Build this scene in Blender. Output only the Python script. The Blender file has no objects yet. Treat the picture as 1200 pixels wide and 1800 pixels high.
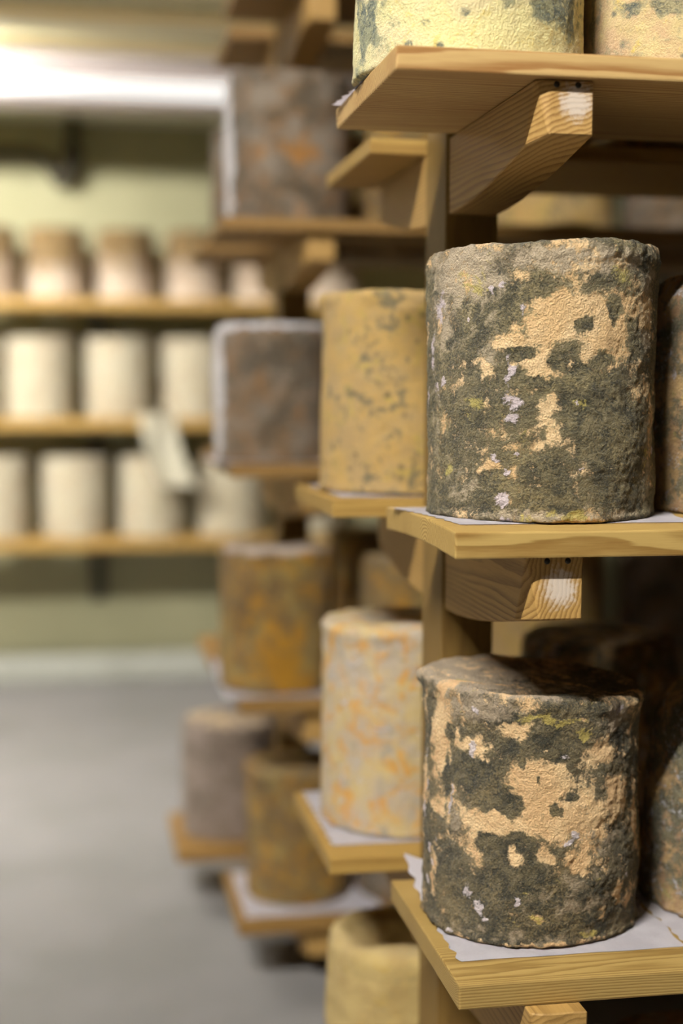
import bpy, bmesh, math, random
import numpy as np
from mathutils import Vector, Matrix

# ------------------------------------------------------------------ camera, world, light
scene = bpy.context.scene
COL = scene.collection
EYE = 1.02                                   # eye height over the floor, metres
YAW, PITCH, ROLL = math.radians(10.2675), math.radians(-4.6693), math.radians(0.2768)

cam_data = bpy.data.cameras.new('camera')
cam = bpy.data.objects.new('camera', cam_data)
COL.objects.link(cam)
fw = Vector((math.sin(YAW)*math.cos(PITCH), math.cos(YAW)*math.cos(PITCH), math.sin(PITCH)))
r0 = Vector((math.cos(YAW), -math.sin(YAW), 0))
u0 = r0.cross(fw)
rt = r0*math.cos(ROLL) + u0*math.sin(ROLL)
up = rt.cross(fw)
M = Matrix((rt, up, -fw)).transposed().to_4x4()
M.translation = Vector((0, 0, EYE))
cam.matrix_world = M
cam_data.sensor_fit = 'VERTICAL'
cam_data.sensor_height = 36
cam_data.sensor_width = 24
cam_data.lens = 2564.2/1800*36
cam_data.clip_start = 0.05
cam_data.dof.use_dof = True
cam_data.dof.focus_distance = 1.315
cam_data.dof.aperture_fstop = 1.8
cam_data.dof.aperture_blades = 0
scene.camera = cam

scene.view_settings.view_transform = 'Standard'
scene.view_settings.look = 'None'
scene.view_settings.gamma = 1
scene.view_settings.exposure = 0.0
scene.cycles.use_denoising = True
scene.cycles.max_bounces = 8

world = bpy.data.worlds.new('world')
scene.world = world
world.use_nodes = True
bg = world.node_tree.nodes['Background']
bg.inputs[0].default_value = (0.9, 0.75, 0.5, 1)
bg.inputs[1].default_value = 0.002

# the tubes of the aisle: centre x, y, half length and strength, first over the viewer, second an unseen fill added to brighten the far end, last in front of the back wall
TUBES = [(-1.2, -0.4, 0.60, 1780), (-1.02, 3.66, 0.55, 600), (-0.315, 4.2, 0.80, 0.95)]
HIGH = EYE+2.45             # the ceiling over the near part of the room; a lower one covers the far end

# ------------------------------------------------------------------ helpers
def tag(o, label=None, cat=None, group=None, kind=None):
    if label: o['label'] = label
    if cat: o['category'] = cat
    if group: o['group'] = group
    if kind: o['kind'] = kind
    return o

def empty(name, loc, rz=0):
    o = bpy.data.objects.new(name, None)
    o.empty_display_size = 0.05
    COL.objects.link(o)
    o.location = loc
    o.rotation_euler = (0, 0, rz)
    return o

def link(name, me, m, parent=None, loc=(0, 0, 0), rz=0):
    o = bpy.data.objects.new(name, me)
    COL.objects.link(o)
    if m is not None and not me.materials:
        me.materials.append(m)
    o.location = loc
    o.rotation_euler = (0, 0, rz)
    if parent: o.parent = parent
    return o

def bm_mesh(bm, name, smooth=False):
    me = bpy.data.meshes.new(name)
    bmesh.ops.recalc_face_normals(bm, faces=bm.faces)
    bm.to_mesh(me); bm.free()
    if smooth:
        for p in me.polygons: p.use_smooth = True
    return me

def box_bm(x0, x1, y0, y1, z0, z1, bev=0.0, bm=None, seg=2):
    b = bmesh.new()
    bmesh.ops.create_cube(b, size=1)
    for v in b.verts:
        v.co = Vector(((x0+x1)/2 + v.co.x*(x1-x0), (y0+y1)/2 + v.co.y*(y1-y0), (z0+z1)/2 + v.co.z*(z1-z0)))
    if bev > 0:
        bmesh.ops.bevel(b, geom=list(b.edges), offset=bev, segments=seg, affect='EDGES', profile=0.6)
    if bm is None: return b
    me = bpy.data.meshes.new('t'); b.to_mesh(me); b.free()
    bm.from_mesh(me); bpy.data.meshes.remove(me)
    return bm

def tube_bm(pts, r, n=14, bm=None, cap=True):
    bm = bm or bmesh.new()
    P = [Vector(p) for p in pts]
    rings = []
    ref = Vector((0, 0, 1))
    for i, p in enumerate(P):
        t = (P[min(i+1, len(P)-1)] - P[max(i-1, 0)]).normalized()
        a = t.cross(ref)
        if a.length < 1e-3: a = t.cross(Vector((0, 1, 0)))
        a.normalize(); b = t.cross(a)
        rings.append([bm.verts.new(p + a*math.cos(2*math.pi*k/n)*r + b*math.sin(2*math.pi*k/n)*r) for k in range(n)])
    for i in range(len(rings)-1):
        for k in range(n):
            bm.faces.new((rings[i][k], rings[i][(k+1) % n], rings[i+1][(k+1) % n], rings[i+1][k]))
    if cap:
        bm.faces.new(rings[0]); bm.faces.new(rings[-1][::-1])
    return bm

# numpy gradient noise, used for the shapes of rinds
_rs = np.random.RandomState(7)
_perm = np.concatenate([_rs.permutation(256)]*3)
_grad = _rs.normal(size=(256, 3)); _grad /= np.linalg.norm(_grad, axis=1)[:, None]
def perlin(p):
    i = np.floor(p).astype(int); f = p - i; i &= 255
    u = f*f*f*(f*(f*6-15)+10)
    out = 0
    for dx in (0, 1):
        for dy in (0, 1):
            for dz in (0, 1):
                h = _perm[_perm[_perm[(i[:, 0]+dx) & 255] + ((i[:, 1]+dy) & 255)] + ((i[:, 2]+dz) & 255)]
                d = f - np.array([dx, dy, dz])
                w = (u[:, 0] if dx else 1-u[:, 0])*(u[:, 1] if dy else 1-u[:, 1])*(u[:, 2] if dz else 1-u[:, 2])
                out = out + w*(d*_grad[h & 255]).sum(1)
    return out*1.6
def fbm(p, o=4, g=0.55):
    a, s, t = 1.0, 0, 0
    for k in range(o):
        s = s + a*perlin(p*(2.03**k) + 17.3*k); t += a; a *= g
    return s/t

# ------------------------------------------------------------------ materials
def srgb(r, g, b):
    f = lambda c: (c/255/12.92) if c/255 <= 0.04045 else ((c/255+0.055)/1.055)**2.4
    return (f(r), f(g), f(b), 1)

class NT:
    def __init__(s, name):
        s.m = bpy.data.materials.new(name); s.m.use_nodes = True
        s.t = s.m.node_tree; s.n = s.t.nodes; s.l = s.t.links
        s.bsdf = s.n['Principled BSDF']
    def add(s, t, **k):
        n = s.n.new(t)
        for a, v in k.items(): setattr(n, a, v)
        return n
    def plug(s, sock, v):
        if hasattr(v, 'is_output') or isinstance(v, bpy.types.NodeSocket): s.l.new(v, sock)
        else: sock.default_value = v
    def math(s, op, a, b=None, c=None, clamp=False):
        n = s.add('ShaderNodeMath', operation=op, use_clamp=clamp)
        for i, v in enumerate((a, b, c)):
            if v is not None: s.plug(n.inputs[i], v)
        return n.outputs[0]
    def vmath(s, op, a, b=None):
        n = s.add('ShaderNodeVectorMath', operation=op)
        for i, v in enumerate((a, b)):
            if v is not None: s.plug(n.inputs[i], v)
        return n.outputs[0] if op not in ('LENGTH', 'DISTANCE', 'DOT_PRODUCT') else n.outputs[1]
    def step(s, x, lo, hi):
        n = s.add('ShaderNodeMapRange', interpolation_type='SMOOTHSTEP')
        s.plug(n.inputs[0], x); n.inputs[1].default_value = lo; n.inputs[2].default_value = hi
        return n.outputs[0]
    def noise(s, vec, scale, detail=4, rough=0.6, dist=0.0):
        n = s.add('ShaderNodeTexNoise')
        s.plug(n.inputs['Vector'], vec)
        n.inputs['Scale'].default_value = scale; n.inputs['Detail'].default_value = detail
        n.inputs['Roughness'].default_value = rough; n.inputs['Distortion'].default_value = dist
        return n.outputs[0]
    def mix(s, f, a, b, mode='MIX'):
        n = s.add('ShaderNodeMix', data_type='RGBA', blend_type=mode)
        s.plug(n.inputs[0], f); s.plug(n.inputs[6], a); s.plug(n.inputs[7], b)
        return n.outputs[2]
    def attr(s, name):
        return s.add('ShaderNodeAttribute', attribute_name=name).outputs['Fac']
    def bump(s, h, strength, dist):
        n = s.add('ShaderNodeBump')
        n.inputs['Strength'].default_value = strength; n.inputs['Distance'].default_value = dist
        s.plug(n.inputs['Height'], h)
        s.l.new(n.outputs[0], s.bsdf.inputs['Normal'])
    def color(s, c): s.plug(s.bsdf.inputs['Base Color'], c)
    def rough(s, v): s.plug(s.bsdf.inputs['Roughness'], v)
    def here(s):
        tc = s.add('ShaderNodeTexCoord').outputs['Object']
        loc = s.add('ShaderNodeObjectInfo').outputs['Location']
        n = s.add('ShaderNodeVectorMath', operation='MULTIPLY_ADD')
        s.plug(n.inputs[0], loc); n.inputs[1].default_value = (3.7, 3.1, 4.3); s.plug(n.inputs[2], tc)
        return n.outputs[0], tc

def rind(name, base, base2, dark, dark2, white=(0.62, 0.58, 0.57, 1), yellow=None, thr=0.5, wthr=0.72, ythr=0.62,
         patch=16, edge=0.07, bump=1.0, spots=0.0, mid=None, ashc=srgb(176, 158, 128)):
    """mottled mould rind: a base paste colour, blotches of dark mould, crusts of white mould and yellow bloom"""
    t = NT(name); v, oc = t.here(); mid = mid or dark2
    n1 = t.noise(v, patch, 7, 0.62, 0.6)
    n2 = t.noise(v, 75, 5, 0.65, 0.4)
    n3 = t.noise(v, 460, 4, 0.65, 0.15)
    n4 = t.noise(v, 1100, 2, 0.6)
    n5 = t.noise(v, 34, 6, 0.7, 0.8)
    n6 = t.noise(v, 22, 4, 0.6)
    ft, fd, fwm, fy = t.attr('paste'), t.attr('mould'), t.attr('bloom'), t.attr('sulphur')  # bloom holds white mould, and painted rim light on far-rack drums
    x = t.math('ADD', n1, t.math('MULTIPLY', t.math('SUBTRACT', n2, 0.5), 0.8))
    x = t.math('ADD', x, t.math('MULTIPLY', t.math('SUBTRACT', n3, 0.5), 0.42))
    x = t.math('ADD', x, t.math('SUBTRACT', fd, ft))
    mdark = t.step(x, thr-edge, thr+edge)
    ash = t.step(t.math('ADD', t.math('MULTIPLY', t.math('SUBTRACT', n2, 0.5), 0.9), t.attr('ash')), 0.12, 0.36)
    a = t.mix(t.step(n6, 0.38, 0.62), base, base2)
    dk = t.mix(t.step(t.math('ADD', t.math('MULTIPLY', n2, 0.7), t.math('MULTIPLY', n3, 0.4)), 0.44, 0.66), dark, dark2)
    dk = t.mix(t.math('MULTIPLY', t.step(t.math('ADD', n6, t.math('MULTIPLY', t.math('SUBTRACT', n3, 0.5), 0.5)), 0.50, 0.68), 0.42), dk, mid)
    dk = t.mix(t.math('MULTIPLY', ash, 0.75), dk, ashc)
    # little grains of light and dark crust inside the dark mould
    dk = t.mix(t.math('MULTIPLY', t.step(n4, 0.60, 0.74), 0.35), dk, base2)
    if spots > 0:
        vo = t.add('ShaderNodeTexVoronoi'); t.plug(vo.inputs['Vector'], v); vo.inputs['Scale'].default_value = 42
        sp = t.math('SUBTRACT', 1.0, t.step(t.math('ADD', vo.outputs['Distance'], t.math('MULTIPLY', n2, 0.35)), 0.28, 0.42))
        sp = t.math('MULTIPLY', sp, t.math('MULTIPLY', t.step(n5, 0.46, 0.56), spots))
        a = t.mix(sp, a, dark)
    c = t.mix(mdark, a, dk)
    if yellow:
        y = t.math('ADD', t.math('ADD', n5, t.math('MULTIPLY', t.math('SUBTRACT', n3, 0.5), 0.3)), fy)
        c = t.mix(t.math('MULTIPLY', t.step(y, ythr-0.06, ythr+0.07), 0.85), c, yellow)
    w0 = t.noise(t.vmath('ADD', v, (3.1, 1.7, 5.9)), 48, 6, 0.72, 1.0)
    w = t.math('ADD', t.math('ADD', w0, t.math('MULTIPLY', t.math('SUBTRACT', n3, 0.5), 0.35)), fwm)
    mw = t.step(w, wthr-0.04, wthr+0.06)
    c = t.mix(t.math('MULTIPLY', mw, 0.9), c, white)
    # grain
    g = t.math('MULTIPLY_ADD', n3, 0.7, 0.65)
    n = t.add('ShaderNodeVectorMath', operation='SCALE'); t.plug(n.inputs[0], c); t.plug(n.inputs['Scale'], g)
    t.color(n.outputs[0])
    t.rough(0.92)
    t.bsdf.inputs['Specular IOR Level'].default_value = 0.2
    t.bsdf.inputs['Sheen Weight'].default_value = 0.12
    t.bsdf.inputs['Sheen Roughness'].default_value = 0.5
    n7 = t.noise(v, 210, 3, 0.6, 0.5)
    h = t.math('ADD', t.math('MULTIPLY', n2, 0.35), t.math('MULTIPLY', n3, 1.15))
    h = t.math('ADD', h, t.math('MULTIPLY', n7, 0.35))
    h = t.math('ADD', h, t.math('MULTIPLY', n4, 0.16))
    h = t.math('ADD', h, t.math('MULTIPLY', mw, 0.25))
    h = t.math('SUBTRACT', h, t.math('MULTIPLY', mdark, 0.04))
    t.bump(h, 1.0*bump, 0.0048)
    return t.m

def wood(name, light, dark, axis='X', centre=(0, 0), spacing=0.004, rough=0.6, contrast=0.6, chalk=None):
    """solid timber: growth rings about a line along the grain, so end faces show arcs and sides show streaks"""
    t = NT(name); v, oc = t.here()
    s = t.add('ShaderNodeSeparateXYZ'); t.plug(s.inputs[0], oc)
    comp = {'X': (1, 2, 0), 'Y': (0, 2, 1), 'Z': (0, 1, 2)}[axis]
    st = [1.0, 1.0, 1.0]; st[comp[2]] = 0.10
    mp = t.vmath('MULTIPLY', v, tuple(st))
    st2 = [1.0, 1.0, 1.0]; st2[comp[2]] = 0.03
    fib = t.noise(t.vmath('MULTIPLY', v, tuple(st2)), 900, 3, 0.7)
    wob = t.noise(mp, 9, 3, 0.55)
    wob2 = t.noise(mp, 70, 3, 0.6)
    a = t.math('SUBTRACT', s.outputs[comp[0]], centre[0]); b = t.math('SUBTRACT', s.outputs[comp[1]], centre[1])
    d = t.math('SQRT', t.math('ADD', t.math('MULTIPLY', a, a), t.math('MULTIPLY', b, b)))
    d = t.math('ADD', d, t.math('MULTIPLY', wob, 0.045))
    d = t.math('ADD', d, t.math('MULTIPLY', wob2, 0.0035))
    fr = t.math('FRACT', t.math('DIVIDE', d, spacing))
    r = t.math('MULTIPLY', t.step(fr, 0.25, 0.88), t.math('SUBTRACT', 1.0, t.step(fr, 0.90, 1.0)))
    tone = t.noise(mp, 14, 3, 0.6)
    k = t.math('MULTIPLY', r, contrast)
    k = t.math('ADD', k, t.math('MULTIPLY', t.math('SUBTRACT', tone, 0.5), 0.9))
    k = t.math('ADD', k, t.math('MULTIPLY', t.math('SUBTRACT', fib, 0.5), 0.9), clamp=True)
    c = t.mix(k, light, dark)
    if chalk:
        px, py, pz, rx, ry, rz = chalk
        q = t.vmath('MULTIPLY', t.vmath('SUBTRACT', oc, (px, py, pz)), (1/rx, 1/ry, 1/rz))
        dd = t.math('ADD', t.vmath('LENGTH', q), t.math('MULTIPLY', t.noise(v, 160, 5, 0.75), 1.3))
        dd = t.math('ADD', dd, t.math('MULTIPLY', r, 0.18))
        c = t.mix(t.math('MULTIPLY', t.math('SUBTRACT', 1.0, t.step(dd, 1.05, 1.6)), 0.8), c, srgb(206, 192, 176))
    t.color(c); t.rough(rough)
    t.bsdf.inputs['Specular IOR Level'].default_value = 0.3
    t.bump(t.math('ADD', t.math('MULTIPLY', fib, 0.6), t.math('MULTIPLY', r, -0.4)), 0.35, 0.0008)
    return t.m

def plain(name, c, rough=0.7, c2=None, scale=4, bump=0.0, bscale=300, spec=0.3, metal=0.0, fine=0.0):
    t = NT(name); v, oc = t.here()
    col = c
    if c2: col = t.mix(t.step(t.noise(v, scale, 5, 0.6), 0.35, 0.65), c, c2)
    if fine > 0:
        g = t.math('MULTIPLY_ADD', t.noise(v, 600, 2, 0.6), fine, 1-fine/2)
        n = t.add('ShaderNodeVectorMath', operation='SCALE'); t.plug(n.inputs[0], col); t.plug(n.inputs['Scale'], g)
        col = n.outputs[0]
    t.color(col); t.rough(rough)
    t.bsdf.inputs['Specular IOR Level'].default_value = spec
    t.bsdf.inputs['Metallic'].default_value = metal
    if bump > 0: t.bump(t.noise(v, bscale, 4, 0.6), bump, 0.002)
    return t.m

W_L, W_D = srgb(181, 150, 91), srgb(135, 99, 47)
M_plank_arc = wood('oak_plank_arched_grain', srgb(181, 150, 86), srgb(135, 101, 47), 'X', (0.11, -0.03), 0.0036, contrast=0.9)
M_plank_fine = wood('oak_plank_fine_grain', srgb(166, 137, 78), srgb(125, 95, 44), 'X', (0.02, 0.10), 0.0024, contrast=0.75)
M_plank_wide = wood('oak_plank_wide_grain', srgb(194, 160, 102), srgb(146, 100, 50), 'X', (0.3, 0.16), 0.0048, contrast=0.8)
M_plank = wood('oak_plank', srgb(164, 131, 67), srgb(116, 81, 31), 'X', (0.15, -0.06), 0.005, contrast=0.5)
M_plank_far = wood('oak_plank_shaded', srgb(142, 108, 56), srgb(98, 68, 30), 'X', (0.15, -0.06), 0.005, contrast=0.5)  # same oak, colour darkened for the weaker light on the far rack
M_post = wood('oak_post', srgb(133, 104, 52), srgb(93, 65, 27), 'Z', (0.05, 0.11), 0.006, contrast=0.4)
M_arm_top = wood('oak_bracket_upper', srgb(186, 148, 86), srgb(126, 86, 40), 'Y', (0.07, -0.12), 0.0042, contrast=0.7, chalk=(0.036, 0.0, -0.018, 0.020, 0.010, 0.022))
M_arm_mid = wood('oak_bracket_middle', srgb(177, 139, 77), srgb(119, 83, 38), 'Y', (-0.12, 0.02), 0.0042, contrast=0.7, chalk=(0.030, 0.0, -0.028, 0.022, 0.010, 0.024))
M_arm = wood('oak_bracket', srgb(172, 135, 75), srgb(115, 83, 38), 'Y', (0.06, -0.1), 0.0045, contrast=0.5)
M_batten = wood('ceiling_batten_pine', srgb(238, 220, 168), srgb(216, 190, 130), 'X', (0.06, 0.3), 0.012, contrast=0.3)
M_paper = plain('greaseproof_paper', srgb(226, 220, 222), 0.85, srgb(214, 207, 209), 25, 0.25, 160, 0.2, fine=0.1)
M_floor = plain('painted_concrete_floor', srgb(132, 128, 125), 0.55, srgb(122, 119, 115), 3, 0.1, 60, 0.4)
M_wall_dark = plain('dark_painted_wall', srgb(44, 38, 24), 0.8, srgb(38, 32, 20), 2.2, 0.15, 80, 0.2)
M_wall = plain('olive_painted_wall', srgb(178, 173, 136), 0.8, srgb(167, 163, 127), 2.2, 0.15, 80, 0.2)
M_curb = plain('pale_cove_skirting', srgb(156, 155, 142), 0.6, srgb(146, 145, 132), 5)
M_ceil = plain('white_ceiling_board', srgb(238, 240, 222), 0.5, srgb(226, 232, 206), 2.5)
M_housing = plain('grey_lamp_housing', srgb(196, 184, 178), 0.4, spec=0.5)
M_dark_metal = plain('dark_grey_steel', srgb(74, 70, 58), 0.5, metal=0.3)
M_rubber = plain('black_rubber_hose', srgb(62, 56, 42), 0.6)
M_screw = plain('dark_screw', srgb(60, 55, 48), 0.35, metal=0.8)

# ------------------------------------------------------------------ cheese builder
def cheese_mesh(name, R, H, seed, nt=120, nz=60, amp=1.0, shoulder=0.012, bulge=0.0, taper=0.0, lean=(0, 0), dent=0.0, ragged=1.0, tilt=(0, 0), blobs=None, view=-1.4):
    """one closed drum: side wall, rounded rims and both faces; returns mesh with pigment attributes"""
    prof = []                                  # (r, z, weight of side displacement)
    nb = 10 if nt > 100 else 5
    for k in range(nb): prof.append(((R-0.004)*(k/nb)**0.8 if k else 0.0, 0.0))
    s2 = 0.004
    for k in range(3):
        a = k/2*math.pi/2; prof.append((R-s2+s2*math.sin(a), s2-s2*math.cos(a)))
    for k in range(1, nz): prof.append((R, s2+(H-s2-shoulder)*k/nz))
    ns = 6
    for k in range(ns+1):
        a = k/ns*math.pi/2; prof.append((R-shoulder+shoulder*math.cos(a), H-shoulder+shoulder*math.sin(a)))
    nc = 22 if nt > 100 else 7
    for k in range(nc-1, -1, -1): prof.append(((R-shoulder)*(k/nc), H))
    prof = np.array(prof); nr = len(prof)
    th = np.arange(nt)/nt*2*math.pi
    r = np.repeat(prof[:, 0], nt); z = np.repeat(prof[:, 1], nt); t = np.tile(th, nr)
    zz = z/H
    r = r*(1 + bulge*np.sin(math.pi*np.clip(zz, 0, 1)) - taper*np.maximum(zz-0.35, 0)**1.6)
    P = np.stack([r*np.cos(t), r*np.sin(t), z], 1)
    S = np.array([seed*5.17, seed*2.31, seed*7.77])
    side = np.clip(r/R*1.3-0.3, 0, 1)
    rad = np.stack([np.cos(t), np.sin(t), 0*t], 1)
    big = fbm(P*9+S, 2)*0.0055
    mid = fbm(P*38+S+3, 4, 0.6)*0.0024
    fine = fbm(P*170+S+9, 2, 0.7)*0.0011 if nt > 100 else 0
    ridg = (0.5-np.abs(fbm(P*26+S+31, 3)))**3*0.010
    d = (big + mid + fine + ridg*0.35 - 0.001)*amp*side
    rim = np.exp(-((zz-0.97)/0.03)**2) + 0.9*np.exp(-(zz/0.025)**2)
    d = d + rim*side*(0.0018 + fbm(P*55+S+5, 3)*0.006*ragged)*amp
    P = P + rad*d[:, None]
    # faces
    top = np.clip((z-(H-shoulder*1.2))/(shoulder*1.2), 0, 1)
    P[:, 2] += top*(fbm(P*22+S+40, 4)*0.005*amp + (fine if nt > 100 else 0))
    P[:, 2] += top*(0.004*amp*np.clip((r/R-0.86)/0.14, 0, 1))
    if dent > 0:
        q = np.clip(1-np.hypot(P[:, 0]-0.2*R, P[:, 1]+0.1*R)/(0.72*R), 0, 1)
        P[:, 2] -= top*dent*np.clip(q*4, 0, 1)
    bot = np.clip(1-zz/0.06, 0, 1)*np.clip((r/R-0.9)/0.1, 0, 1)
    P[:, 2] += bot*np.maximum(fbm(P*48+S+60, 3), 0)*0.006*ragged
    P[:, 2] = np.maximum(P[:, 2], 0)
    P[:, 2] += zz*(P[:, 0]*tilt[0] + P[:, 1]*tilt[1])
    P[:, 0] += lean[0]*zz**1.5*H; P[:, 1] += lean[1]*zz**1.5*H
    me = bpy.data.meshes.new(name)
    faces = []
    for i in range(nr-1):
        a, b = i*nt, (i+1)*nt
        for k in range(nt):
            k2 = (k+1) % nt
            faces.append((a+k, a+k2, b+k2, b+k))
    me.from_pydata(P.tolist(), [], faces)
    bm = bmesh.new(); bm.from_mesh(me)
    bmesh.ops.remove_doubles(bm, verts=bm.verts, dist=1e-6)
    # attributes survive as they are recomputed from final positions
    bm.to_mesh(me); bm.free()
    me.validate()
    for p in me.polygons: p.use_smooth = True
    if blobs:
        co = np.empty(len(me.vertices)*3); me.vertices.foreach_get('co', co); co = co.reshape(-1, 3)
        ang = np.arctan2(co[:, 1], co[:, 0]) - view
        ang = (ang+math.pi) % (2*math.pi) - math.pi
        u = ang*R; v = co[:, 2]
        # ragged outlines: bend the coordinates the spots are measured in
        uw = u + fbm(co*60+S, 4, 0.75)*0.010; vw = v + fbm(co*60+S+20, 4, 0.75)*0.010
        for key, lst in blobs.items():
            f = np.zeros(len(co))
            for (s, h, ru, rv, g) in lst:
                e = ((uw-math.asin(max(-1, min(1, s)))*R)/(ru*R))**2 + ((vw-h*H)/(rv*H))**2
                f = np.maximum(f, g*np.exp(-e**1.1)) if g > 0 else np.minimum(f, g*np.exp(-e**1.1))
            at = me.attributes.new(key, 'FLOAT', 'POINT')
            at.data.foreach_set('value', f.astype(np.float32))
    return me

def cheese(mesh, mat, x, y, z, label, group, rz=0.0, rot=None):
    o = bpy.data.objects.new('cheese_wheel', mesh)
    COL.objects.link(o)
    if not mesh.materials: mesh.materials.append(mat)
    if mesh.materials[0] != mat:
        o.material_slots[0].link = 'OBJECT'; o.material_slots[0].material = mat
    o.location = (x, y, z)
    o.rotation_euler = (0, 0, rz)
    tag(o, label, 'cheese', group)
    return o

# ------------------------------------------------------------------ the room
CEIL = EYE+0.93
def structure(name, x0, x1, y0, y1, z0, z1, m, bev=0.0):
    return tag(link(name, bm_mesh(box_bm(x0, x1, y0, y1, z0, z1, bev), name), m), kind='structure')
structure('floor', -2.5, 2.0, -2.2, 5.3, -0.1, 0.0, M_floor)
structure('wall_back', -2.5, 2.0, 5.2, 5.3, 0.0, CEIL, M_wall)
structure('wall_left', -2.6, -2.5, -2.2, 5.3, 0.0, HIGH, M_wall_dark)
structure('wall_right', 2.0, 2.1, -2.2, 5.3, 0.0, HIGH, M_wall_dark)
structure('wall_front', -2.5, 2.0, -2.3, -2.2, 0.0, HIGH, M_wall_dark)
structure('ceiling', -2.6, 2.1, 3.40, 5.3, CEIL, CEIL+0.1, M_ceil)
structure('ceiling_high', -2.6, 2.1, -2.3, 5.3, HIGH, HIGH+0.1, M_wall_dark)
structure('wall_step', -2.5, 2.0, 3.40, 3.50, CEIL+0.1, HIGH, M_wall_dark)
structure('baseboard_back', -2.5, 2.0, 5.12, 5.2, 0.0, 0.10, M_curb, 0.02)
# pale pine battens across the ceiling
for i, (y0, y1) in enumerate([(3.42, 3.50), (3.62, 3.80), (3.95, 4.08)]):
    structure('trim_%d' % (i+1), -2.5, 2.0, y0, y1, CEIL-0.018, CEIL-0.001, M_batten, 0.003)

# ------------------------------------------------------------------ lamps
def emit_mat(name, c, s):
    t = NT(name); t.color(c); t.bsdf.inputs['Emission Color'].default_value = c
    t.bsdf.inputs['Emission Strength'].default_value = s
    return t.m
def tube_lamp(x, y, L, emit, label):
    """a bare tube on the front of a flat housing, screwed under the ceiling"""
    z = CEIL if y > 3.4 else HIGH
    t = empty('batten_light', (x, y, z))
    tag(t, label, 'ceiling light', 'tube lights under the ceiling')
    hb = box_bm(-L, L, -0.06, 0.045, -0.048, 0, 0.004)
    if 3 < y < 4: box_bm(-L, L, -0.068, -0.062, -0.150, -0.02, 0.002, bm=hb)  # flange keeps the added fill tube's light off the near rack
    if y > 4: box_bm(-L, L, 0.004, 0.05, -0.125, -0.045, 0.004, bm=hb)
    link('housing', bm_mesh(hb, 'lamp_housing'), M_housing, t)
    r = 0.026 if y > 4 else 0.02
    link('tube', bm_mesh(tube_bm([(-L+0.025, -0.035, -0.093), (L-0.025, -0.035, -0.093)], r, 20), 'lamp_tube', True), emit_mat('lit_tube', (1.0, 0.99, 0.97, 1), emit), t)
    for a, b_ in ((-L-0.004, -L+0.03), (L-0.03, L+0.004)):
        link('end_cap', bm_mesh(box_bm(a, b_, -0.068, 0.053, -0.128, -0.001, 0.012), 'lamp_end'), M_housing, t)
    return t
for (lx, ly, ll, le), lab in zip(TUBES, ['tube light under the high ceiling over the viewer', 'unseen fill tube light added under the low ceiling left of the aisle',
                                         'lit white tube light hanging in front of the back wall']):
    tube_lamp(lx, ly, ll, le, lab)
structure('trim_4', -2.5, 2.0, 4.255, 4.33, CEIL-0.13, CEIL, M_housing, 0.003)

# ------------------------------------------------------------------ racks
TZ = [EYE-0.90, EYE-0.5168, EYE-0.1181, EYE+0.286, EYE+0.69]      # shelf tops
def plank(x0, x1, y0, y1, ztop, th, m, label, group, crown=0.0):
    b = bmesh.new()
    L, Wd = x1-x0, y1-y0
    box_bm(0, L, 0, Wd, -th, 0, 0.0018, bm=b)
    if crown:
        n = 10
        for k in range(1, n):
            bmesh.ops.bisect_plane(b, geom=list(b.verts)+list(b.edges)+list(b.faces), plane_co=(0, Wd*k/n, 0), plane_no=(0, 1, 0))
        for v in b.verts:
            v.co.z += crown*math.sin(math.pi*min(1, max(0, v.co.y/Wd)))
    o = link('shelf_plank', bm_mesh(b, 'shelf_plank'), m, None, (x0, y0, ztop))
    return tag(o, label, 'shelf plank', group)

def arm_mesh(length, d_end, d_post, w=0.051, chamf=0.034, top_ch=0.0):
    """half bracket: local y from 0 (tip) to length (post), top at z=0"""
    b = bmesh.new()
    pts = [(0.012, 0, 0), (w, 0, 0), (w, 0, -d_end), (0.012, 0, -d_end), (0, 0.004, 0), (0, chamf, -d_end-(d_post-d_end)*chamf/length*1.4)]
    n = 6
    for k in range(1, n+1):
        y = length*k/n
        f = k/n
        dz = d_end + (d_post-d_end)*math.sin(f*math.pi/2)**1.0
        pts += [(0, y, -dz), (w, y, -dz)]
    pts += [(0, length, 0), (w, length, 0)]
    vs = [b.verts.new(p) for p in pts]
    r = bmesh.ops.convex_hull(b, input=vs)
    for v in [v for v in b.verts if not v.link_faces]: b.verts.remove(v)
    bmesh.ops.dissolve_limit(b, angle_limit=0.01, verts=b.verts, edges=b.edges)
    bmesh.ops.bevel(b, geom=[e for e in b.edges], offset=0.0012, segments=1, affect='EDGES')
    return bm_mesh(b, 'bracket')

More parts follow.
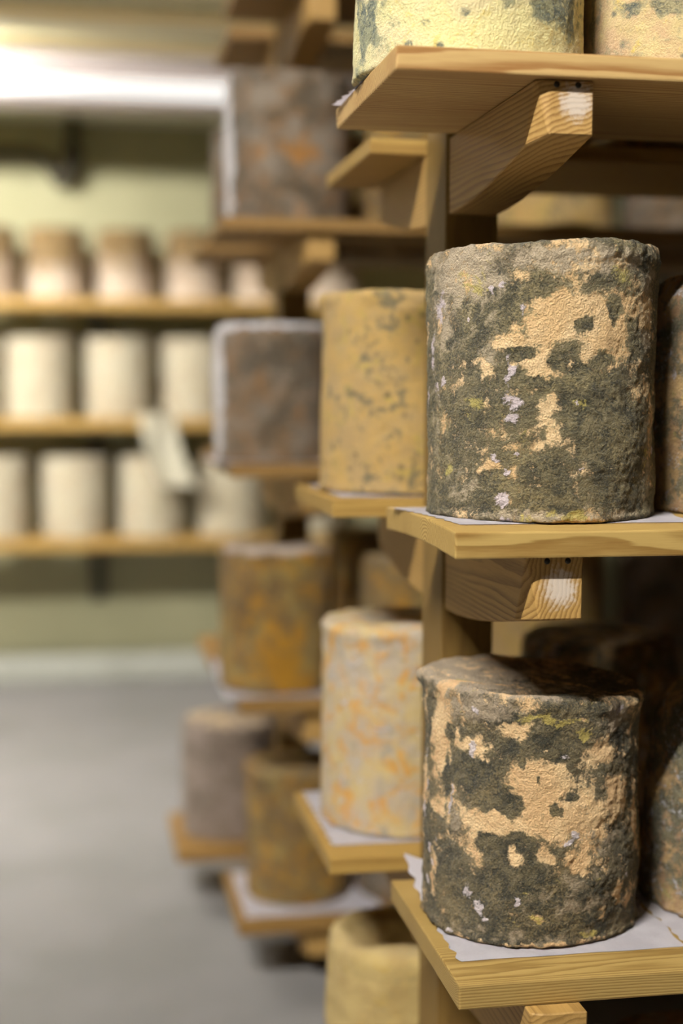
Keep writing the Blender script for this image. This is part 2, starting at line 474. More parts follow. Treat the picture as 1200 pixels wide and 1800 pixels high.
def rack(x, y, label, tiers, ends, first_rack):
    """posts in a row running away to the right; a pair of tapering brackets on each post for every shelf"""
    t = empty('shelving_rack', (x, y, 0))
    tag(t, label, 'shelving rack')
    for j in range(2):
        px = j*1.15
        b = box_bm(px, px+0.057, 0, 0.089, 0.0, 1.94, 0.002)
        link('post', bm_mesh(b, 'post'), M_post, t)
        for i, (zt, th, near_tip) in enumerate(tiers):
            dn = 0.046 if i == 3 else 0.056
            dp = 0.079 if i == 3 else 0.088
            if i == 0: dn, dp = 0.05, 0.06
            m = M_arm
            if first_rack and j == 0 and i == 3: m = M_arm_top
            if first_rack and j == 0 and i == 2: m = M_arm_mid
            ln = near_tip
            b_near = a = link('bracket', arm_mesh(ln, dn, dp), m, t, (px+0.003, -ln, zt-th-0.0005))
            me = arm_mesh(0.262, dn, dp)
            a = link('bracket', me, M_arm, t, (px+0.003+0.051, 0.089+0.262, ends[i]-0.0005))
            a.rotation_euler.z = math.pi
            if first_rack and j == 0 and i in (2, 3):
                for sx in (0.018, 0.037):
                    s = bmesh.new(); bmesh.ops.create_uvsphere(s, u_segments=12, v_segments=6, radius=0.0028)
                    for v in s.verts: v.co.y *= 0.4
                    link('screw', bm_mesh(s, 'screw', True), M_screw, b_near, (sx, -0.0002, -0.004))
    return t

near_z = [TZ[0], TZ[1], TZ[2], TZ[3], TZ[4]]
near_t = [0.022, 0.0224, 0.0231, 0.020, 0.022]
far_z = [TZ[0], EYE-0.5328, EYE-0.1199, EYE+0.2815, TZ[4]]
far_t = [0.022, 0.019, 0.020, 0.017, 0.022]
P1X, P1Y = 0.3815, 1.503
tiers1 = [(near_z[i], near_t[i], [0.28, 0.322, 0.289, 0.294, 0.28][i]) for i in range(5)]
rack(P1X, P1Y, 'near timber rack with posts and tapering brackets under the front shelves', tiers1, [far_z[i]-far_t[i] for i in range(5)], True)
P2Y = P1Y+1.2
rack(0.372, P2Y, 'farther timber rack standing behind the near one, out of focus', [(near_z[i], near_t[i], 0.28) for i in range(5)], [near_z[i]-near_t[i] for i in range(5)], False)

tn = ['lowest', 'second', 'third', 'fourth', 'top']
nx0 = [0.30, 0.3238, 0.3158, 0.2612, 0.28]
fx0 = [0.27, 0.2801, 0.2812, 0.3215, 0.30]
nm = [M_plank, M_plank_fine, M_plank_arc, M_plank_wide, M_plank]
for i in range(5):
    if i not in (0, 4):
        plank(nx0[i], 1.75, 1.2, 1.482, near_z[i], near_t[i], nm[i], 'oak shelf plank on the front side of the near rack, %s level up' % tn[i], 'front planks of the near rack', 0.0035 if i == 2 else 0)
    else:
        plank(nx0[i], 1.75, 1.2, 1.482, near_z[i], near_t[i], nm[i], 'oak shelf plank on the front side of the near rack, %s level' % tn[i], 'front planks of the near rack')
    plank(fx0[i], 1.75, 1.61, 1.895, far_z[i], far_t[i], M_plank, 'oak shelf plank on the rear side of the near rack, %s level%s' % (tn[i], ' up' if 0 < i < 4 else ''), 'rear planks of the near rack')
n2x0 = [0.262, 0.265, 0.25, 0.235, 0.268]
f2x0 = [0.185, 0.25, 0.26, 0.235, 0.29]
for i in range(5):
    plank(n2x0[i], 1.9, 2.405, 2.683, near_z[i], near_t[i], M_plank_far, 'oak shelf plank on the front side of the far rack, %s level%s' % (tn[i], ' up' if 0 < i < 4 else ''), 'front planks of the far rack')
    plank(f2x0[i], 1.9, 2.81, 3.085, near_z[i], near_t[i], M_plank_far, 'oak shelf plank on the rear side of the far rack, %s level%s' % (tn[i], ' up' if 0 < i < 4 else ''), 'rear planks of the far rack')

# ------------------------------------------------------------------ paper sheets
def paper(x0, x1, y0, y1, z, label, seed, curl=0.0, crown=0.0, cy0=0, cw=1, notch=(0, 0)):
    b = bmesh.new()
    nx, ny = 60, 60
    rnd = random.Random(seed)
    ph = [rnd.uniform(0, 6.28) for _ in range(8)]
    g = []
    for j in range(ny+1):
        row = []
        for i in range(nx+1):
            fx, fy = i/nx, j/ny
            ex = 0.0016*abs(math.sin(fy*22+ph[0])) + 0.0012*math.sin(fy*61+ph[1])
            ey = 0.0006*math.sin(fx*17+ph[2])
            x = x0 + (x1-x0)*fx - ex*(1-fx)*1.2 + 0.0022*math.sin(fy*19+ph[5])*fx
            y = y0 + (y1-y0)*fy + ey*(1-fy)
            x += notch[0]*(1-fx)*fy + notch[1]*fx*fy
            zz = z + 0.0007 + 0.0002*math.sin(fx*9+ph[3])*math.sin(fy*7+ph[4])
            q = max(0.0, (1-fx)*0.35 + fy - 0.72)
            zz += curl*q*q*max(0, 1-fx*2.2)*10
            if crown: zz += crown*math.sin(math.pi*min(1, max(0, (y-cy0)/cw)))
            row.append(b.verts.new((x, y, zz)))
        g.append(row)
    for j in range(ny):
        for i in range(nx):
            b.faces.new((g[j][i], g[j][i+1], g[j+1][i+1], g[j+1][i]))
    ex = bmesh.ops.solidify(b, geom=list(b.faces), thickness=-0.00025)
    me = bm_mesh(b, 'paper', True)
    for v in me.vertices: v.co -= Vector((x0, y0, z))
    o = link('paper_sheet', me, M_paper, None, (x0, y0, z))
    return tag(o, label, 'paper', 'white paper sheets under cheeses')
paper(0.340, 0.558, 1.252, 1.478, near_z[1], 'white paper curling at the back corner under the lower front cheese', 1, curl=0.0075, notch=(-0.002, 0.0))
paper(0.561, 0.79, 1.262, 1.47, near_z[1], 'white paper under the lower front cheese at the right edge', 2)
paper(0.333, 0.552, 1.246, 1.440, near_z[2], 'white paper with torn left edge under the middle front cheese', 3, crown=0.0035, cy0=1.2, cw=0.282, notch=(-0.022, 0.02))
paper(0.580, 0.79, 1.262, 1.45, near_z[2], 'white paper under the middle front cheese at the right edge', 4, crown=0.0035, cy0=1.2, cw=0.282, notch=(0.0, 0.0))
paper(0.2700, 0.47, 1.25, 1.466, near_z[3], 'white paper poking out under the yellow cheese on the upper plank', 12, notch=(-0.015, 0))
paper(0.293, 0.52, 1.658, 1.893, far_z[1], 'white paper under the pale orange cheese behind the post', 5)
paper(0.298, 0.52, 1.645, 1.880, far_z[2], 'white paper under the tan spotted cheese behind the post', 6)
paper(0.278, 0.52, 2.43, 2.67, near_z[0], 'white paper on the lowest front plank of the far rack', 7)
paper(0.243, 0.47, 2.425, 2.68, near_z[1], 'white paper under the golden brown cheese on the far rack', 8, curl=0.006)
paper(0.225, 0.47, 2.425, 2.68, near_z[2], 'white paper under the grey brown cheese on the far rack', 9)

# ------------------------------------------------------------------ cheeses on the near rack
DK, DK2 = srgb(62, 62, 50), srgb(118, 112, 84)
M_c_mid = rind('rind_grey_green_with_tan_patch', srgb(250, 214, 160), srgb(240, 198, 140), srgb(72, 69, 52), srgb(130, 118, 84), white=srgb(226, 208, 206), yellow=srgb(196, 178, 98), thr=0.34, wthr=0.80, ythr=0.70, patch=14, edge=0.08, mid=srgb(172, 154, 106), ashc=srgb(212, 190, 158))
M_c_low = rind('rind_tan_with_dark_mould', srgb(252, 214, 158), srgb(238, 194, 138), srgb(62, 60, 46), srgb(116, 104, 74), white=srgb(228, 212, 208), yellow=srgb(196, 174, 92), thr=0.42, wthr=0.80, ythr=0.70, patch=20, edge=0.08, mid=srgb(160, 138, 92), ashc=srgb(190, 168, 138))
M_c_top = rind('rind_pale_yellow_with_blue_mould', srgb(218, 206, 146), srgb(212, 196, 148), srgb(82, 92, 86), srgb(150, 148, 112), yellow=srgb(206, 182, 96), thr=0.60, wthr=0.85, ythr=0.62, patch=18, edge=0.09, bump=0.6, spots=0.9)
M_c_top2 = rind('rind_cream_pink_with_blue_mould', srgb(204, 184, 130), srgb(196, 166, 126), srgb(92, 96, 86), srgb(160, 150, 112), yellow=srgb(214, 186, 100), thr=0.58, wthr=0.85, ythr=0.66, patch=18, edge=0.09, bump=0.6, spots=0.9)
M_c_right = rind('rind_green_brown_white_streaks', srgb(200, 164, 108), srgb(178, 140, 100), srgb(70, 70, 54), srgb(128, 118, 86), yellow=srgb(164, 152, 84), thr=0.48, wthr=0.60, ythr=0.64, patch=22)
M_c_tan = rind('rind_tan_with_grey_spots', srgb(214, 174, 100), srgb(200, 166, 108), srgb(92, 88, 66), srgb(142, 128, 92), yellow=srgb(206, 176, 86), thr=0.62, wthr=0.78, ythr=0.60, patch=20, spots=0.8)
M_c_orange = rind('rind_pale_with_orange_bloom', srgb(212, 186, 128), srgb(196, 178, 152), srgb(140, 132, 110), srgb(182, 168, 146), yellow=srgb(222, 156, 50), thr=0.62, wthr=0.62, ythr=0.56, patch=26, bump=0.8)
M_c_yellow = rind('rind_yellow_tan', srgb(206, 178, 112), srgb(190, 160, 98), srgb(122, 112, 78), srgb(164, 146, 100), yellow=srgb(206, 168, 72), thr=0.66, wthr=0.80, ythr=0.62, patch=22, bump=0.8)
M_c_grey = rind('rind_grey_brown', srgb(158, 142, 122), srgb(144, 112, 76), srgb(66, 58, 44), srgb(112, 98, 76), white=srgb(250, 242, 238), yellow=srgb(186, 128, 56), thr=0.52, wthr=0.74, ythr=0.62, patch=11, edge=0.14)
M_c_brown = rind('rind_golden_brown', srgb(168, 142, 78), srgb(142, 112, 66), srgb(86, 66, 34), srgb(126, 100, 58), white=srgb(216, 196, 178), yellow=srgb(190, 134, 18), thr=0.52, wthr=0.80, ythr=0.56, patch=11, edge=0.14)
M_c_pink = rind('rind_pinkish_grey_pale_top', srgb(166, 146, 130), srgb(150, 132, 114), srgb(104, 88, 72), srgb(134, 116, 98), white=srgb(232, 200, 150), thr=0.58, wthr=0.78, patch=12, edge=0.12)
M_c_cream = rind('rind_fresh_cream', srgb(174, 166, 142), srgb(168, 154, 128), srgb(148, 138, 110), srgb(162, 152, 122), white=srgb(190, 180, 174), yellow=srgb(188, 166, 114), thr=0.66, wthr=0.66, ythr=0.64, patch=10, edge=0.1, bump=0.5)
M_c_half = rind('rind_cream_with_shaded_upper_half', srgb(186, 170, 150), srgb(176, 154, 130), srgb(112, 90, 58), srgb(142, 118, 78), white=srgb(220, 208, 196), yellow=srgb(176, 140, 80), thr=0.50, wthr=0.86, ythr=0.66, patch=10, edge=0.12, bump=0.5)

def px(cx, r, by, h, lst, up=0.0):
    """spots noted as x, y, half width, half height, strength over the visible face of one drum"""
    out = []
    for (x, y, a, b, g) in lst: out.append(((x-cx)/r, (by-y)/h, a/r, b/h, g+up))
    return out
mid_bl = {
 'paste': px(948, 191, 905, 445, [(1000, 560, 75, 42, .45), (1050, 610, 50, 42, .4), (965, 590, 60, 40, .45), (905, 612, 40, 16, .35), (955, 655, 50, 50, .5), (965, 705, 24, 42, .5), (1110, 560, 40, 60, .16), (1100, 700, 30, 60, .15), (1128, 760, 20, 60, .2), (820, 520, 30, 30, .1), (1070, 490, 50, 25, .12), (860, 650, 14, 22, .3), (865, 815, 14, 8, .28), (795, 740, 16, 22, .15), (985, 460, 60, 8, .1), (1080, 470, 50, 6, .05), (900, 905, 120, 9, .2), (1000, 905, 70, 6, .3)]),
 'mould': px(948, 191, 905, 445, [(1017, 582, 14, 13, .7), (921, 632, 17, 10, .8), (975, 645, 16, 15, .8), (1048, 638, 18, 13, .7), (943, 676, 11, 9, .7), (965, 678, 10, 8, .7), (915, 675, 14, 12, .5), (1010, 655, 14, 14, .6), (1065, 560, 14, 16, .5), (880, 560, 45, 40, .3), (1030, 700, 90, 50, .3), (930, 530, 40, 18, .4), (870, 500, 30, 20, .2), (1100, 600, 20, 40, .15), (1000, 620, 6, 5, .5)]),
 'bloom': px(948, 191, 905, 445, [(784, 560, 16, 34, .30), (772, 630, 10, 44, .34), (782, 690, 10, 20, .3), (868, 527, 7, 10, .34), (884, 520, 7, 5, .34), (899, 655, 7, 30, .30), (905, 715, 20, 24, .24), (903, 735, 14, 12, .3), (880, 800, 9, 8, .36), (912, 795, 6, 5, .4), (901, 818, 6, 6, .4), (890, 868, 15, 15, .42), (895, 905, 11, 10, .36), (763, 700, 8, 30, .3), (795, 676, 8, 9, .3), (830, 575, 6, 6, .35), (1015, 815, 9, 6, .26), (920, 555, 6, 14, .28), (1128, 538, 5, 6, .35), (1134, 790, 8, 20, .3), (1010, 715, 4, 5, .3), (790, 530, 16, 14, .2)], 0.12),
 'ash': px(948, 191, 905, 445, [(820, 490, 100, 70, .42), (1000, 480, 150, 26, .4), (790, 560, 50, 90, .3), (1120, 560, 40, 120, .25), (780, 740, 30, 120, .18), (1125, 800, 30, 100, .2), (820, 850, 60, 60, .15), (960, 895, 190, 14, .3), (860, 620, 40, 60, .2)]),
 'sulphur': px(948, 191, 905, 445, [(848, 520, 20, 40, .10), (1075, 500, 30, 24, .16), (845, 715, 16, 20, .16), (1020, 715, 20, 8, .2), (800, 825, 10, 14, .2), (1000, 895, 40, 10, .2), (1120, 790, 14, 30, .12), (930, 900, 20, 8, .15), (820, 500, 60, 30, .06)], 0.1),
}
low_bl = {
 'paste': px(944, 187, 1655, 450, [(925, 1265, 26, 26, .3), (790, 1310, 30, 60, .28), (850, 1305, 40, 16, .3), (955, 1330, 38, 46, .35), (965, 1375, 55, 34, .35), (1075, 1310, 45, 30, .28), (1010, 1420, 80, 42, .28), (880, 1425, 50, 24, .3), (940, 1436, 50, 26, .3), (1085, 1390, 34, 60, .22), (858, 1465, 16, 42, .3), (924, 1488, 14, 20, .4), (975, 1490, 20, 13, .4), (800, 1400, 24, 50, .22), (1092, 1572, 10, 18, .45), (1067, 1596, 12, 18, .4), (960, 1600, 16, 10, .4), (1020, 1500, 50, 30, .14), (1120, 1440, 14, 60, .25), (1030, 1245, 22, 8, .3), (780, 1560, 14, 40, .2), (965, 1650, 120, 8, .3), (880, 1655, 60, 8, .25)]),
 'mould': px(944, 187, 1655, 450, [(850, 1345, 36, 34, .6), (870, 1390, 24, 26, .4), (915, 1292, 10, 12, .6), (935, 1318, 9, 9, .6), (905, 1240, 40, 12, .4), (1010, 1255, 60, 30, .35), (955, 1290, 16, 24, .5), (980, 1310, 30, 16, .35), (912, 1392, 24, 22, .65), (990, 1404, 10, 14, .6), (803, 1370, 9, 34, .55), (878, 1470, 26, 22, .4), (930, 1465, 9, 22, .6), (1010, 1380, 14, 10, .4), (1090, 1290, 20, 40, .35), (808, 1286, 10, 16, .5), (770, 1500, 14, 60, .3), (910, 1560, 120, 50, .25), (940, 1620, 190, 40, .3), (1060, 1335, 9, 9, .5), (960, 1350, 7, 8, .5), (772, 1300, 5, 40, .4)]),
 'bloom': px(944, 187, 1655, 450, [(768, 1400, 7, 12, .4), (765, 1450, 7, 26, .36), (775, 1515, 6, 12, .45), (779, 1540, 5, 10, .4), (768, 1580, 8, 14, .4), (812, 1410, 4, 40, .26), (850, 1306, 10, 14, .34), (845, 1565, 12, 16, .34), (868, 1590, 10, 18, .36), (875, 1610, 6, 10, .34), (1022, 1450, 12, 12, .34), (1010, 1466, 14, 8, .26), (1000, 1308, 9, 9, .26), (852, 1230, 8, 10, .24), (1095, 1455, 5, 12, .3), (820, 1650, 16, 8, .3), (928, 1570, 5, 8, .36), (790, 1480, 10, 60, .14), (1090, 1230, 30, 22, .16), (1102, 1540, 5, 12, .35), (765, 1350, 6, 30, .25)], 0.12),
 'ash': px(944, 187, 1655, 450, [(944, 1192, 3000, 14, .55), (850, 1230, 100, 26, .4), (940, 1190, 190, 14, .4), (1090, 1250, 40, 40, .35), (1020, 1560, 90, 60, .2), (800, 1240, 50, 40, .3), (1060, 1450, 60, 60, .2), (820, 1450, 30, 60, .2), (950, 1640, 190, 20, .2)]),
 'sulphur': px(944, 187, 1655, 450, [(1032, 1272, 14, 13, .3), (1010, 1246, 40, 6, .24), (965, 1238, 30, 5, .2), (830, 1190, 60, 8, .0), (1050, 1635, 20, 16, .18), (960, 1598, 14, 9, .22), (820, 1630, 20, 14, .12), (985, 1560, 60, 20, .06)], 0.1),
}
top_bl = {
 'paste': px(824, 196, 165, 460, [(800, 90, 60, 60, .25), (740, 60, 30, 60, .2), (850, 110, 70, 40, .2)]),
 'mould': px(824, 196, 165, 460, [(648, 95, 10, 34, .42), (640, 60, 8, 20, .3), (664, 85, 12, 30, .35), (955, 75, 30, 22, .32), (975, 60, 30, 50, .2), (990, 40, 14, 60, .24), (650, 20, 12, 20, .2), (890, 90, 14, 20, .1), (935, 30, 40, 20, .12), (1005, 20, 14, 50, .2)], 0.10),
 'bloom': px(824, 196, 165, 460, [(632, 110, 5, 60, .25)]),
}
top2_bl = {
 'paste': px(1232, 196, 180, 460, [(1090, 90, 24, 30, .2), (1150, 90, 60, 14, .15)]),
 'mould': px(1232, 196, 180, 460, [(1160, 15, 40, 24, .36), (1128, 62, 14, 12, .3), (1185, 70, 22, 18, .34), (1195, 30, 18, 40, .26), (1060, 60, 10, 60, .1)], 0.10),
}
R0 = 0.1075
def facing(x, y): return math.atan2(-y, -x)
g_near = 'mouldy cheese drums on the near rack'
zc = near_z[2]+0.0030
cheese(cheese_mesh('cheese_mid', 0.1075, 0.245, 1.3, 420, 210, 1.0, 0.006, 0.006, 0.0, blobs=mid_bl, view=facing(.435, 1.345), tilt=(0.02, -0.04)), M_c_mid, 0.437, 1.348, zc,
       'grey-green mouldy cheese drum with one large tan patch, on the middle front plank', g_near)
cheese(cheese_mesh('cheese_low', 0.1065, 0.236, 2.7, 420, 210, 1.15, 0.010, 0.004, 0.0, blobs=low_bl, view=facing(.44, 1.36), tilt=(-0.06, 0.02)), M_c_low, 0.440, 1.371, near_z[1]+0.0012,
       'tan and black mottled cheese drum with white specks, on the lower front plank', g_near)
cheese(cheese_mesh('cheese_top', 0.1065, 0.245, 4.1, 360, 160, 0.6, 0.010, 0.0, 0.0, blobs=top_bl, view=facing(.36, 1.34)), M_c_top, 0.3615, 1.345, near_z[3]+0.0012,
       'pale yellow blue-speckled cheese drum cut by the top of the picture', g_near)
cheese(cheese_mesh('cheese_top_right', 0.1065, 0.245, 5.9, 360, 160, 0.6, 0.010, 0.0, 0.0, blobs=top2_bl, view=facing(.585, 1.34)), M_c_top2, 0.5855, 1.345, near_z[3]+0.0005,
       'cream and pink cheese drum in the top right corner, right of the pale yellow one', g_near)
mr = cheese_mesh('cheese_right', 0.106, 0.232, 6.6, 300, 150, 1.1, 0.035, 0.01, 0.05, lean=(0.0, 0.0))
cheese(mr, M_c_right, 0.664, 1.365, near_z[2]+0.0040, 'green-brown white-streaked cheese drum at the right edge of the middle front plank', g_near)
ml = cheese_mesh('cheese_right_low', 0.108, 0.228, 8.2, 300, 150, 1.2, 0.05, 0.0, 0.28)
cheese(ml, M_c_right, 0.676, 1.375, near_z[1]+0.0012, 'dark rounded cheese drum at the right edge of the lower front plank', g_near, 0.8)

m_a = cheese_mesh('cheese_a', 0.105, 0.236, 11.0, 160, 80, 0.9, 0.008, 0.0)
m_b = cheese_mesh('cheese_b', 0.105, 0.250, 12.3, 160, 80, 0.8, 0.010, 0.0)
m_c = cheese_mesh('cheese_c', 0.102, 0.225, 13.4, 160, 80, 0.9, 0.020, 0.01, dent=0.016)
m_d = cheese_mesh('cheese_d', 0.107, 0.235, 14.4, 100, 40, 1.0, 0.014, 0.0, 0.02)
m_e = cheese_mesh('cheese_e', 0.100, 0.228, 15.1, 100, 40, 1.2, 0.022, 0.02, 0.04)
# rear side of the near rack
cheese(m_a, M_c_tan, 0.398, 1.758, far_z[2]+0.0015, 'tan cheese drum with small grey spots, half hidden by the near post', g_near)
cheese(m_b, M_c_orange, 0.404, 1.768, far_z[1]+0.0015, 'pale cheese drum with orange bloom, half hidden by the near post', g_near)
cheese(m_c, M_c_yellow, 0.404, 1.752, far_z[0]+0.0005, 'yellow-tan cheese drum with sunken top, cut by the bottom of the picture', g_near, 2.4)
mats = [M_c_grey, M_c_right, M_c_brown, M_c_tan]
words = ['grey brown', 'green brown', 'golden brown', 'tan']
for i, lab in ((1, 'dim %s cheese drum behind the lower front cheese, in shadow'), (2, 'dim %s cheese drum behind the middle front cheese, in shadow')):
    k = i % 4
    cheese(m_e, mats[k], 0.655, 1.765, far_z[i]+0.0005, lab % words[k], g_near, i*1.1)
cheese(m_d, M_c_grey, 0.62, 1.345, near_z[0]+0.0005, 'shadowed cheese drum on the lowest front plank of the near rack', g_near, 0.5)

for i in range(1, 4):  # out-of-view drums, added to block light between the tiers
    for j in range(2):
        cheese((m_d, m_e)[(i+j) % 2], mats[(i+j*2) % 4], 0.905+0.24*j + (0.01 if i < 3 else -0.07), 1.35, near_z[i]+0.0035,
               'unseen light-blocking %s cheese drum, near rack, %s front plank, %s from the aisle' % (words[(i+j*2) % 4], tn[i], ['third', 'fourth'][j]), g_near, i+j*2.2)
for i in (1, 2, 3):
    for j in range(3 if i == 3 else 2):
        xx = (0.44 if i == 3 else 0.905) + 0.245*j
        if i == 3 and j == 0: continue
        cheese((m_d, m_e)[(i+j) % 2], mats[(i+j*2+1) % 4], xx, 1.765, far_z[i]+0.0035,
               '%s cheese drum, near rack, %s rear plank, %s from the aisle' % (words[(i+j*2+1) % 4], tn[i], ['third', 'fourth', 'fifth'][j]), g_near, i+j*2.2)

# ------------------------------------------------------------------ cheeses on the far rack
g_far = 'blurred cheese drums on the far rack'
rim = {'bloom': [(-0.97, 0.5, 0.30, 0.8, 0.9), (-0.8, 1.0, 0.5, 0.06, 0.7), (0.0, 1.02, 3.0, 0.06, 0.6)]}  # white left sides and top rims: grazing side light painted over fuzzy rind
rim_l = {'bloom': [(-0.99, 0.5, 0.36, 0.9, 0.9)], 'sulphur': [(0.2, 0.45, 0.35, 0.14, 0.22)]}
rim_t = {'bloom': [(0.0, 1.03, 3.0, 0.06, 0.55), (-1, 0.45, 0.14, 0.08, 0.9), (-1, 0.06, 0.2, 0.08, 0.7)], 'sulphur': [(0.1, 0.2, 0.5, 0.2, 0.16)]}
V2 = facing(.35, 2.5)
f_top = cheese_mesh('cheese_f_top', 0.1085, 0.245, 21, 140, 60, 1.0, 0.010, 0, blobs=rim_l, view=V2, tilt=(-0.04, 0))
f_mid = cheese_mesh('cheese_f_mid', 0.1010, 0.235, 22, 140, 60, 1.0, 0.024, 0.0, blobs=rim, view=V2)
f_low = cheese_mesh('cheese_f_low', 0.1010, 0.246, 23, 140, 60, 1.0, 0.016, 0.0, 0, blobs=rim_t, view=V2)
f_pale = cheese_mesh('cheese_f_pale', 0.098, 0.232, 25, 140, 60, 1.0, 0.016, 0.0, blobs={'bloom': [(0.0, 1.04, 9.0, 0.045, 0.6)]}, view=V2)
f_bot = cheese_mesh('cheese_f_bot', 0.0950, 0.236, 24, 140, 60, 1.0, 0.012, 0.0)
cheese(f_top, M_c_grey, 0.362, 2.54, near_z[3]+0.0005, 'grey brown cheese drum with light-painted left side on the far rack, fourth level', g_far)
cheese(f_mid, M_c_grey, 0.336, 2.54, near_z[2]+0.0015, 'dark grey brown cheese drum with light-painted rim on the far rack, third level', g_far)
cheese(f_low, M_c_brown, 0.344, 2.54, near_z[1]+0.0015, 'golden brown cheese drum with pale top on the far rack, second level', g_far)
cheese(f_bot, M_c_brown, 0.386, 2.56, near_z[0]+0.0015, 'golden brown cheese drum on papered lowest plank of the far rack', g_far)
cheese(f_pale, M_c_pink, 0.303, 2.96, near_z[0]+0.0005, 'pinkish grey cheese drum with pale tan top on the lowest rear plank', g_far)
cheese(m_d, M_c_brown, 0.615, 2.96, near_z[1]+0.0005, 'brown cheese drum on the rear of the far rack, seen between two cheeses', g_far, 2.0)
levels = ['lowest', 'second', 'third', 'fourth']
nth = ['second', 'third', 'fourth']
for i in range(4):
    for j in range(3):
        k = (i*2+j) % 4
        if i == 0 and j == 2: continue
        cheese((m_d, m_e)[(i+j) % 2], mats[k], 0.60+0.245*j, 2.54+0.01*((i+j) % 3), near_z[i]+0.0005,
               '%s cheese drum, far rack front, %s level, %s from aisle' % (words[k], levels[i], nth[j]), g_far, i+j*1.7)
    for j in range(3):
        if i < 2 and j < (2 if i == 1 else 1): continue
        k = (i+j*3+1) % 4
        if i == 2 and j > 1: continue
        cheese((m_e, m_d)[(i+j) % 2], mats[k], 0.375+0.245*j, 2.95, near_z[i]+0.0005,
               '%s cheese drum, far rack rear, %s level, %s from aisle' % (words[k], levels[i], ['first', 'second', 'third'][j]), g_far, i*2+j)

# ------------------------------------------------------------------ wall shelves at the back
WZ = [EYE-0.480, EYE-0.087, EYE+0.300]
wl = ['lowest', 'middle', 'highest']
for i, z in enumerate(WZ):
    b = box_bm(0, 3.25, 0, 0.27, -0.034, 0, 0.003)
    o = link('wall_shelf', bm_mesh(b, 'wall_shelf'), M_plank, None, (-1.3, 4.8, z))
    tag(o, '%s long wooden wall shelf against the back wall' % wl[i], 'wall shelf', 'long shelves on the back wall')
for j, xx in enumerate((0.048, 0.55)):
    r = empty('shelf_upright', (xx, 5.135, 0.29))
    tag(r, 'dark steel upright with brackets carrying the back wall shelves, %s' % ('left of the far rack', 'half behind the far rack')[j], 'shelf support', 'steel uprights of the wall shelves')
    link('upright', bm_mesh(box_bm(0, 0.045, 0.03, 0.065, 0, 1.15, 0.002), 'upright'), M_dark_metal, r)
    for z in WZ:
        b = bmesh.new()
        pts = [(0.005, -0.30, z-0.036-0.29), (0.005, 0.03, z-0.036-0.29), (0.005, 0.03, z-0.11-0.29), (0.005, -0.30, z-0.05-0.29)]
        lo = [b.verts.new(p) for p in pts]; hi = [b.verts.new((p[0]+0.03, p[1], p[2])) for p in pts]
        b.faces.new(lo); b.faces.new(hi[::-1])
        for a in range(4): b.faces.new((lo[a], lo[(a+1) % 4], hi[(a+1) % 4], hi[a]))
        link('bracket', bm_mesh(b, 'steel_bracket'), M_dark_metal, r)
half = {'mould': [(0, 0.95, 9, 0.42, 0.30)], 'paste': [(0, 0.0, 9, 0.42, 0.3)]}  # upper halves browned: the low ceiling's shadow edge painted into the rind
c_half = [cheese_mesh('cheese_half_%d' % k, 0.097, 0.232, 30+k, 72, 30, 0.8, 0.02, 0.0, blobs=half) for k in range(2)]
c_cream = [cheese_mesh('cheese_cream_%d' % k, 0.109, 0.262, 33+k, 72, 30, 0.7, 0.012, 0.0) for k in range(2)]
rows = [
 (0, [-0.267, -0.007, 0.248, 0.512, 0.78], M_c_cream, c_cream),
 (1, [-0.350, -0.120, 0.139, 0.392, 0.648], M_c_cream, c_cream),
 (2, [-0.285, -0.062, 0.165, 0.393, 0.62, 0.85], M_c_half, c_half)]
od = ['first', 'second', 'third', 'fourth', 'fifth', 'sixth']
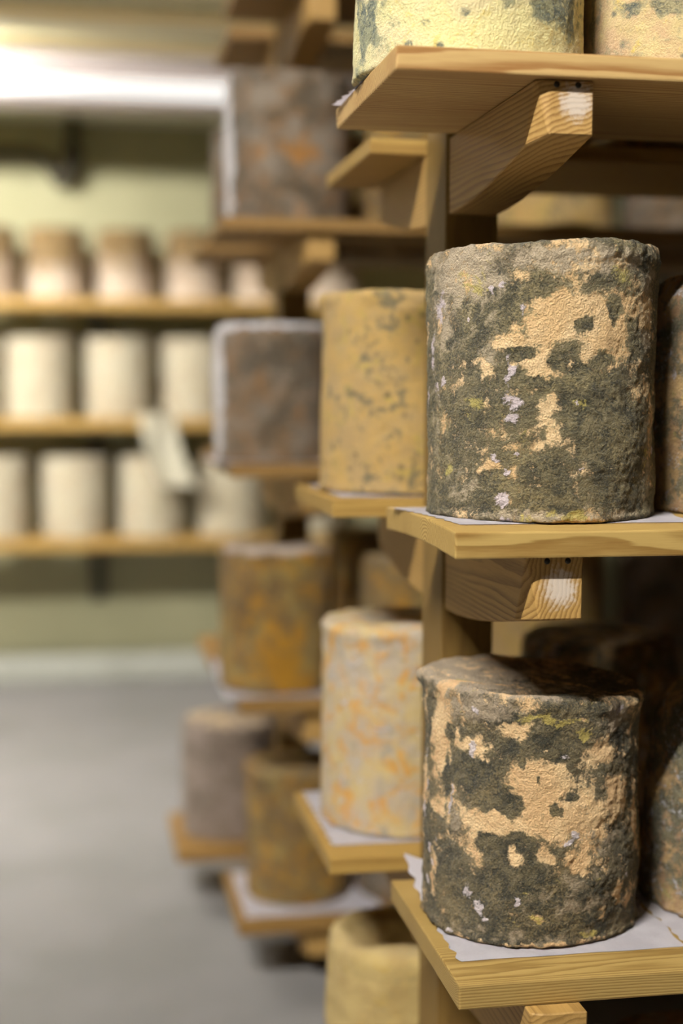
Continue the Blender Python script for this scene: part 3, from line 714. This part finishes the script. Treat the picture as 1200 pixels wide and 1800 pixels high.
for lv, xs, m, ms in rows:
    for k, x in enumerate(xs):
        c = cheese(ms[k % 2], m, x, 4.945, WZ[lv]+0.0005,
               ('%s cheese drum on the %s back wall shelf, %s from the left' % ('pale cream' if lv < 2 else 'shade-painted cream', wl[lv], od[k])),
               'cheeses on the back wall shelves', k*1.9+lv)
M_paper_cream = plain('cream_paper', srgb(226, 220, 196), 0.9, spec=0.1)
# pale paper hanging over the edge of the middle wall shelf
b = bmesh.new(); g = []
for j in range(25):
    row = []
    for i in range(13):
        u, v = i/12, j/24
        zz = -0.0 - 0.24*v
        row.append(b.verts.new((0.20+0.115*u+0.07*v*v, 4.785-0.012*math.sin(u*5+v*3)-0.02*v, WZ[1]+0.02+zz)))
    g.append(row)
for j in range(24):
    for i in range(12): b.faces.new((g[j][i], g[j][i+1], g[j+1][i+1], g[j+1][i]))
bmesh.ops.solidify(b, geom=list(b.faces), thickness=0.0004)
tag(link('paper_sheet', bm_mesh(b, 'hanging_paper', True), M_paper_cream), 'pale paper hanging over the front edge of the middle wall shelf', 'paper')

# ------------------------------------------------------------------ hose on the back wall
def smooth(pts, n=8):
    P = [Vector(p) for p in pts]; out = []
    for i in range(len(P)-1):
        a, b_, c, d = P[max(i-1, 0)], P[i], P[i+1], P[min(i+2, len(P)-1)]
        for k in range(n):
            t = k/n
            out.append(0.5*((2*b_)+(c-a)*t+(2*a-5*b_+4*c-d)*t*t+(3*b_-a-3*c+d)*t**3))
    out.append(P[-1]); return out
hp = smooth([(-0.75, 5.16, EYE+0.80), (-0.4, 5.14, EYE+0.80), (-0.246, 5.12, EYE+0.798), (-0.13, 5.12, EYE+0.795), (-0.07, 5.12, EYE+0.745), (-0.045, 5.12, EYE+0.705), (-0.015, 5.12, EYE+0.745), (-0.006, 5.12, EYE+0.82), (-0.006, 5.14, CEIL-0.005)])
h = empty('drain_hose', (-0.006, 5.12, CEIL-0.005))
tag(h, 'dark hose looping down from the ceiling along the back wall', 'hose')
hb = tube_bm([p-Vector((-0.006, 5.12, CEIL-0.005)) for p in hp], 0.022, 12)
link('hose', bm_mesh(hb, 'hose', True), M_rubber, h)
link('clamp', bm_mesh(box_bm(-0.035, 0.035, -0.03, 0.07, -0.14, -0.11, 0.004), 'clamp'), M_dark_metal, h)
